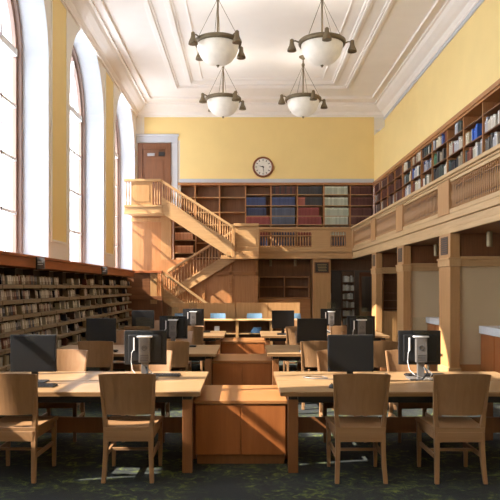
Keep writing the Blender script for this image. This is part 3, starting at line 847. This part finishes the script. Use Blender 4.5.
for i, y in enumerate((11.2, 16.3)):
    t = thing('shelf_sign', 'small grey sign plate sticking out from the canopy board, %s one' % ('nearer' if i == 0 else 'farther'), 'sign', (XF + .101, y, 2.07), 0, 'sign plates on the canopy board')
    BX(0, .15, -.012, .012, -.10, .10).build('plate', M['grey'], t)
    m = MB()
    for k in range(2): m.box(.03, .12, -.014, -.012, .012 - k * .04, .026 - k * .04)
    m.build('lettering', M['whitep'], t)
    BX(-.0, .02, -.02, .02, -.11, .11).build('bracket', M['blackmetal'], t)
ccol = [(172, 164, 150), (150, 142, 128), (132, 114, 94), (52, 48, 50), (190, 184, 176), (96, 76, 66), (96, 50, 42), (50, 54, 74), (166, 150, 126)]
cname = ['off-white', 'light grey', 'tan', 'black', 'white', 'brown', 'dark red', 'dark blue', 'cream']
def case_mesh(rgb):
    b = MB().box(-.5, .5, 0, 1, 0, 1, 0).box(-.40, .40, -.03, 0, .35, .85, 1)
    o = b.build('media_case', [cm(rgb), cm(tuple(int(255 - (255 - v) * .6) for v in rgb))])
    me = o.data; bpy.data.objects.remove(o); return me
cmesh = [case_mesh(c) for c in ccol]
ncase = 0; restm = MB(); rmat = [cm(c) for c in ccol]
for r in range(6, -1, -1):
    y = 9.0; cn_ = {}
    while y < 21.1:
        k = int((y - 8.05) / .94); fr = (y - 8.05) - k * .94
        if fr < .03 or fr > .94 - .10: y += .04; continue
        far = y > 13.0
        if R.random() < (.08 if not far else .42): y += R.uniform(.05, .3 if not far else .5); continue
        wv = R.uniform(.065, .11)
        ci = R.choice((0, 0, 1, 1, 4, 4, 8, 2, 2, 3, 5, 6, 7))
        z = LZ[r] + .012; h = R.uniform(.13, .165)
        if ncase < 300 and not (r == 0):
            o = bpy.data.objects.new('media_case', cmesh[ci]); COL.objects.link(o)
            o.location = (XF - .045 + .018 * max(0, 4 - r), y + wv / 2, z + .004); o.scale = (wv - .006, .10, h)
            o.rotation_euler = (math.radians(-6), 0, PI / 2)
            u = nth(k + 1)
            cn_[k] = cn_.get(k, 0) + 1
            tag(o, '%s media case, %s along the %s shelf down, %s unit by the windows' % (cname[ci], nth(cn_[k]), ORD[6 - r], u), 'media case', 'media cases on the %s shelf down' % ORD[6 - r])
            ncase += 1
        else:
            x = XF - .04 + .018 * max(0, 4 - r)
            restm.box(x - .1, x, y, y + wv - .006, z, z + h, ci)
        y += wv
tag(restm.build('media_case_rows', rmat), 'rows of media cases on the lower shelves along the window wall', 'media cases', kind='stuff')

# ------------------------------------------------------------------ chairs
def sweep_rect(pts, wx, wy):
    """rect section (half widths lists) swept through pts"""
    rs = []
    for i, p in enumerate(pts):
        a = wx[i] if isinstance(wx, list) else wx; b = wy[i] if isinstance(wy, list) else wy
        rs.append([(p[0] - a, p[1] - b, p[2]), (p[0] + a, p[1] - b, p[2]), (p[0] + a, p[1] + b, p[2]), (p[0] - a, p[1] + b, p[2])])
    return MB().rings(rs)
def make_chair():
    t = thing('library_chair', '', 'chair')
    for s in (-1, 1):
        # rear leg and back post in one bent piece
        pts = [(s * .205, -.29, 0), (s * .198, -.265, .12), (s * .192, -.245, .28), (s * .192, -.235, .44), (s * .205, -.245, .58), (s * .222, -.285, .80), (s * .232, -.315, .925)]
        sweep_rect(pts, [.018, .019, .02, .021, .016, .012, .010], [.016, .021, .025, .026, .022, .016, .012]).build('rear_leg', M['chair'], t, bevel=.004)
        pts = [(s * .215, .235, 0), (s * .215, .235, .2), (s * .215, .235, .42)]
        sweep_rect(pts, [.015, .019, .022], [.015, .019, .022]).build('front_leg', M['chair'], t, bevel=.004)
        BX(s * .203 - .012, s * .203 + .012, -.22, .22, .20, .235).build('side_stretcher', M['chair'], t, bevel=.003)
        BX(s * .205 - .012, s * .205 + .012, -.22, .22, .365, .425).build('seat_rail', M['chair_x'], t, bevel=.003)
    BX(-.19, .19, -.268, -.235, .345, .43).build('rear_rail', M['chair_x'], t, bevel=.003)
    BX(-.20, .20, .225, .25, .365, .425).build('front_rail', M['chair_x'], t, bevel=.003)
    BX(-.20, .20, -.01, .014, .205, .23).build('cross_stretcher', M['chair_x'], t, bevel=.003)
    # curved back panel
    nx, nz = 12, 6; V = []; F = []
    rings = []
    for j in range(nz + 1):
        f = j / nz; z = .575 + (.925 - .575) * f
        hw = .200 + .034 * f
        yb = -.245 - .07 * f * (.6 + .4 * f) 
        front = []; back = []
        for i in range(nx + 1):
            u = -1 + 2 * i / nx
            bow = -.045 * (1 - u * u)
            zz = z + (.012 * (1 - u * u) if j == nz else 0) - (.0)
            back.append((hw * u, yb + bow - .008, zz)); front.append((hw * u, yb + bow + .008, zz))
        rings.append(back + front[::-1])
    MB().rings(rings).build('back_panel', M['chair'], t, smooth=False)
    # dished seat
    rings = []
    for j in range(9):
        v = j / 8; y = -.265 + .545 * v
        hw = .212 + .03 * v
        top = []; bot = []
        for i in range(11):
            u = -1 + 2 * i / 10
            dish = -.014 * (1 - u * u) * math.sin(PI * v)
            roll = -.012 * max(0, v - .85) / .15
            top.append((hw * u, y, .468 + dish + roll)); bot.append((hw * u, y, .424))
        rings.append(top + bot[::-1])
    MB().rings(rings).build('seat', M['chair_x'], t, bevel=.004)
    return t
C0 = make_chair(); bpy.context.view_layer.update(); note(C0)
# ------------------------------------------------------------------ tables
D0, PITCH = 5.757, 3.3
TD = 1.40
LEFT = (-2.84, -.40); RIGHT = (.315, 2.755)
def make_table():
    L_ = 2.44
    t = thing('reading_table', '', 'table')
    for k, (a, b) in enumerate(((0, TD / 2 - .006), (TD / 2 + .006, TD))):
        BX(0, L_, a, b, .719, .73).build('tabletop', M['top'], t, bevel=.003)
        BX(.0, L_, a + .001, b - .001, .690, .719).build('edge_band', M['edge'], t)
    for x in (.07, L_ - .16):
        for y in (.04, TD - .13):
            lg = BX(x, x + .09, y, y + .09, 0, .655).build('leg', M['leg'], t, bevel=.004)
            BX(x + .005, x + .085, y + .005, y + .085, .655, .69).build('bracket', M['blackmetal'], lg)
    for y in (.06, TD - .10): BX(.16, L_ - .16, y, y + .04, .625, .69).build('apron_beam', M['blackmetal'], t)
    for x in (.08, L_ - .12): BX(x, x + .04, .13, TD - .13, .625, .69).build('cross_beam', M['blackmetal'], t)
    BX(.12, L_ - .12, TD / 2 - .16, TD / 2 + .16, .25, .27).build('cable_shelf', M['leg'], t)
    BX(.12, L_ - .12, TD / 2 - .17, TD / 2 - .15, .25, .40).build('cable_trough', M['leg'], t)
    for x in (.07, L_ - .13): BX(x, x + .06, TD / 2 - .18, TD / 2 + .18, 0, .69).build('centre_support', M['leg'], t)
    for k in range(1):
        MB().tube([(.5 + .15 * i, TD / 2 - .1 + .02 * math.sin(i * 2.1), .60 - .05 * math.sin(i * 1.3) ** 2) for i in range(10)], .012, 6).build('cable', M['black'], t)
    return t
T0 = make_table(); bpy.context.view_layer.update(); note(T0)

def make_monitor():  # screen faces -y ; local origin on tabletop
    t = thing('monitor', '', 'monitor')
    BX(-.222, .222, -.018, .012, .105, .465).build('bezel', M['black'], t, bevel=.005)
    BX(-.205, .205, -.020, -.017, .120, .450).build('screen', M['screen'], t)
    BX(-.10, .10, .012, .05, .18, .40).build('rear_housing', M['black'], t, bevel=.01)
    BX(-.03, .03, .02, .05, .01, .25).build('stand_neck', M['blackmetal'], t)
    BX(-.12, .12, -.08, .12, 0, .012).build('stand_base', M['black'], t, bevel=.004)
    return t
MO = make_monitor(); bpy.context.view_layer.update(); note(MO)
LOGO = plain('logo_dark', (60, 58, 60), .4)
def make_allinone():  # back faces -y
    t = thing('desktop_computer', '', 'computer')
    BX(-.213, .213, -.01, .02, .145, .490).build('display_panel', M['black'], t, bevel=.006)
    BX(-.17, .17, -.03, -.01, .18, .45).build('rear_housing', M['black'], t, bevel=.012)
    BX(-.20, .20, .02, .023, .16, .48).build('screen', M['screen'], t)
    s = BX(-.055, .055, -.085, -.03, .175, .425).build('computer_box', M['grey'], t, bevel=.004)
    m = MB(); seg = 20
    rs = [[(r * math.cos(2 * PI * i / seg), y, .32 + r * math.sin(2 * PI * i / seg)) for i in range(seg)] for r, y in ((.020, -.085), (.020, -.088), (.026, -.088), (.026, -.085))]
    m.rings(rs, cap=False).build('logo_ring', LOGO, s)
    cu = bpy.data.curves.new('logo_lettering', 'FONT'); cu.body = 'DELL'; cu.size = .016; cu.extrude = .0008; cu.align_x = 'CENTER'; cu.align_y = 'CENTER'
    tmp = bpy.data.objects.new('tmp', cu); COL.objects.link(tmp); bpy.context.view_layer.update()
    me = bpy.data.meshes.new_from_object(tmp); bpy.data.objects.remove(tmp)
    lt = bpy.data.objects.new('logo_lettering', me); COL.objects.link(lt); lt.parent = s; lt.location = (0, -.087, .32); lt.rotation_euler = (PI / 2, 0, 0); me.materials.append(LOGO)
    m = MB()
    for k in range(4): m.box(-.04, .04, -.0865, -.085, .19 + k * .018, .198 + k * .018)
    m.build('vent_slots', LOGO, s)
    MB().box(-.035, .035, -.06, -.02, .01, .20).build('stand_neck', M['grey'], t, bevel=.004)
    BX(-.12, .12, -.13, .10, 0, .014).build('stand_base', M['grey'], t, bevel=.004)
    BX(-.118, -.105, -.04, -.03, .29, .42).build('cable_clip', M['whitep'], t)
    MB().tube([(-.112, -.045, .30), (-.13, -.06, .27), (-.135, -.06, .18), (-.12, -.07, .10), (-.07, -.10, .05), (.02, -.12, .025), (.08, -.1, .02)], .0035, 6).build('cable', M['whitep'], t)
    MB().tube([(.02, -.09, .13), (.04, -.14, .08), (-.02, -.18, .02), (-.08, -.16, .01)], .009, 6).build('power_cable', M['black'], t)
    MB().tube([(.03, -.09, .12), (.09, -.12, .07), (.05, -.16, .015), (-.02, -.15, .01)], .007, 6).build('power_cable', M['silver'], t)
    return t
AO = make_allinone(); bpy.context.view_layer.update(); note(AO)
def make_sign():
    t = thing('acrylic_sign_holder', '', 'sign holder')
    BX(-.085, .085, -.002, .002, .012, .20).build('clear_sheet', M['acrylic'], t)
    BX(-.075, .075, -.03, .03, 0, .014).build('foot', M['whitep'], t, bevel=.003)
    return t
SG = make_sign(); bpy.context.view_layer.update(); note(SG)
def make_keyboard():
    t = thing('keyboard', '', 'keyboard')
    BX(-.21, .21, -.07, .07, 0, .018).build('case', M['black'], t, bevel=.004)
    m = MB()
    for r in range(5):
        for c in range(14): m.box(-.20 + c * .0285, -.176 + c * .0285, -.06 + r * .024, -.04 + r * .024, .018, .024)
    m.build('keys', M['blackmetal'], t)
    return t
KB = make_keyboard(); bpy.context.view_layer.update(); note(KB)
def make_mouse():
    t = thing('computer_mouse', '', 'mouse')
    rs = []
    for j in range(7):
        v = j / 6; z = .038 * math.sqrt(max(0, 1 - v ** 2)) if False else v * .036
        k = math.sqrt(max(.02, 1 - v * v))
        rs.append([(.032 * k * math.cos(2 * PI * i / 14), .055 * k * math.sin(2 * PI * i / 14), z) for i in range(14)])
    MB().rings(rs).build('shell', M['black'], t, smooth=True)
    BX(-.004, .004, .015, .035, .03, .039).build('scroll_wheel', M['grey'], t)
    return t
MS = make_mouse(); bpy.context.view_layer.update(); note(MS)

used = set()
def place(proto, loc, rz, label, group):
    if proto.name not in used:
        used.add(proto.name); o = proto
    else: o = dup(proto, None)
    o.location = loc; o.rotation_euler = (0, 0, rz); o['label'] = label
    if group: o['group'] = group
    return o
rown = ['front', 'second', 'third']
CX = {'left': (-2.0, -1.0), 'right': (.985, 1.83)}
FXC = {'left': (-2.06, -1.10), 'right': (1.07, 1.86)}
MX = {'left': (-2.06, -2.13, -2.03), 'right': (1.028, .994, .757)}
AX = {'left': (-1.007, -1.087, -1.045), 'right': (1.766, 1.763, 1.744)}
for r in range(3):
    f0 = D0 + PITCH * r
    for side, (xa, xb) in (('left', LEFT), ('right', RIGHT)):
        nm = '%s-row %s table' % (rown[r], side)
        place(T0, (xa, f0, 0), 0, 'long maple reading table with dark steel beams, %s row on the %s' % (rown[r], side), 'reading tables')
        for i, cx in enumerate(CX[side]):
            wh = ('left', 'right')[i]
            place(C0, (cx + R.uniform(-.015, .015), f0 + .02 + R.uniform(-.02, .02), 0), math.radians(R.uniform(-2.5, 2.5)), 'maple chair with back to camera, %s near seat of %s' % (wh, nm), 'chairs at the reading tables')
            place(C0, (FXC[side][i] + R.uniform(-.02, .02), f0 + TD + .02 + R.uniform(-.02, .02), 0), PI + math.radians(R.uniform(-2.5, 2.5)), 'maple chair facing the camera, %s far seat of %s' % (wh, nm), 'chairs at the reading tables')
        x1, x2 = CX[side]
        mx = MX[side][r]; ax = AX[side][r]
        yc = f0 + TD / 2
        place(MO, (mx, yc - .12, .73), 0, 'black monitor showing its dark screen on the %s' % nm, 'monitors facing the camera')
        place(AO, (ax, yc + .12, .73), 0, 'computer display seen from behind with grey box on the %s' % nm, 'displays turned from the camera')
        place(SG, (ax, yc + .12 - .055, 1.155), 0, 'clear acrylic sign holder above the turned display on the %s' % nm, 'acrylic sign holders')
        place(KB, (mx + .08, f0 + .32, .73), 0, 'black keyboard before the dark screen on the %s' % nm, 'keyboards')
        place(KB, (ax + .12, f0 + TD - .36, .73), PI, 'black keyboard behind the turned display on the %s' % nm, 'keyboards')
        place(MS, (x1 + .80 if side == 'left' else x1 - .18, f0 + .25, .73), 0, 'black mouse on the near half of the %s' % nm, 'computer mice')
        place(MS, (ax - .30, f0 + TD - .42, .73), PI, 'black mouse on the far half of the %s' % nm, 'computer mice')
# loop of cable lying on the front right table
o = MB().tube([(.62, 6.62, .736), (.72, 6.56, .737), (.84, 6.60, .737), (.80, 6.72, .737), (.68, 6.74, .737), (.60, 6.66, .737), (.70, 6.55, .738), (.95, 6.5, .737)], .005, 6).build('loose_cable', M['grey'])
tag(o, 'thin grey cable looped on the front right reading table', 'cable')

# ------------------------------------------------------------------ low cabinets in the aisle
def make_cab():
    t = thing('low_cabinet', '', 'cabinet')
    BX(-.425, .425, .03, .95, .09, .565).build('body', M['cab'], t)
    for s in (-1, 1):
        BX(min(s * .003, s * .418), max(s * .003, s * .418), .008, .03, .095, .56).build('door', M['cab'], t, bevel=.003)
    BX(-.435, .435, 0, .97, .568, .60).build('top_board', M['cabtop'], t, bevel=.005)
    BX(-.41, .41, .05, .94, 0, .09).build('plinth', M['leg'], t)
    return t
K0 = make_cab(); bpy.context.view_layer.update(); note(K0)
for r in range(3):
    place(K0, (-.04, 6.06 + PITCH * r, 0), 0, 'low amber two-door cabinet in the aisle between the %s-row tables' % rown[r], 'low cabinets in the aisle')

# ------------------------------------------------------------------ study desk, blue chairs and screen behind
t = thing('study_desk', 'wide oak study desk with open shelves, behind the third row', 'desk', (-.2, 18.1, 0))
BX(-1.95, 1.85, 0, .8, .71, .74).build('desktop', M['oak_x'], t, bevel=.004)
for x in (-1.93, -.98, -.02, .93, 1.80): BX(x - .04, x + .04, .04, .5, 0, .71).build('divider', M['oak_z'], t)
BX(-1.93, 1.83, .5, .53, 0, .71).build('back_panel', M['deep_z'], t)
BX(-1.89, 1.79, .05, .5, .34, .37).build('shelf', M['oak_x'], t)
t = thing('wood_screen', 'low oak panelled screen standing behind the blue chairs', 'screen', (-.25, 19.75, 0))
for k in range(4): BX(-1.98 + k * .98, -1.02 + k * .98, 0, .04, .05, 1.18).build('panel', M['oak_z'], t, bevel=.004)
BX(-1.98, 1.92, .04, .08, 0, 1.16).build('frame', M['red_z'], t)
def make_blue():
    t = thing('blue_chair', '', 'chair')
    rs = []
    for j in range(5):
        f = j / 4; z = .66 + .22 * f
        hw = .23 - .01 * f
        rs.append([(hw * u, .24 + .04 * f - .03 * (1 - u * u) * -1, z) for u in (-1, -.6, -.2, .2, .6, 1)] + [(hw * u, .26 + .04 * f + .03 * (1 - u * u), z) for u in (1, .6, .2, -.2, -.6, -1)])
    MB().rings(rs).build('backrest', M['blue'], t)
    BX(-.22, .22, -.22, .22, .43, .46).build('seat', M['blue'], t, bevel=.01)
    for sx in (-1, 1):
        BX(sx * .2 - .012, sx * .2 + .012, .24, .27, .44, .68).build('back_support', M['silver'], t)
        for sy in (-1, 1): MB().tube([(sx * .22, sy * .22, 0), (sx * .19, sy * .18, .43)], .012, 8).build('leg', M['silver'], t)
    return t
B0 = make_blue(); bpy.context.view_layer.update(); note(B0)
for i, x in enumerate((-1.86, -.80, .28, 1.42)):
    place(B0, (x, 18.95, 0), 0, 'pale blue plastic chair behind the study desk, %s' % ['leftmost of four', 'second from the left', 'third from the left', 'rightmost of four'][i], 'blue chairs at the study desk')
o = BX(-.86, -.72, 18.2, 18.32, .371, .56).build('paper_box', M['whitep'], bevel=.004)
tag(o, 'small white box in the open shelf of the study desk', 'box')
for i in range(5):
    o = BX(.15 + .02 * i, .42 + .01 * i, 18.16, 18.42, .371 + i * .032, .40 + i * .032).build('blue_folder', [cm((70, 104, 140))], bevel=.003)
    tag(o, 'blue folder in the pile on the study desk shelf, %s' % ['at the bottom', 'second up', 'in the middle', 'second from top', 'on top'][i], 'folder', 'blue folders')
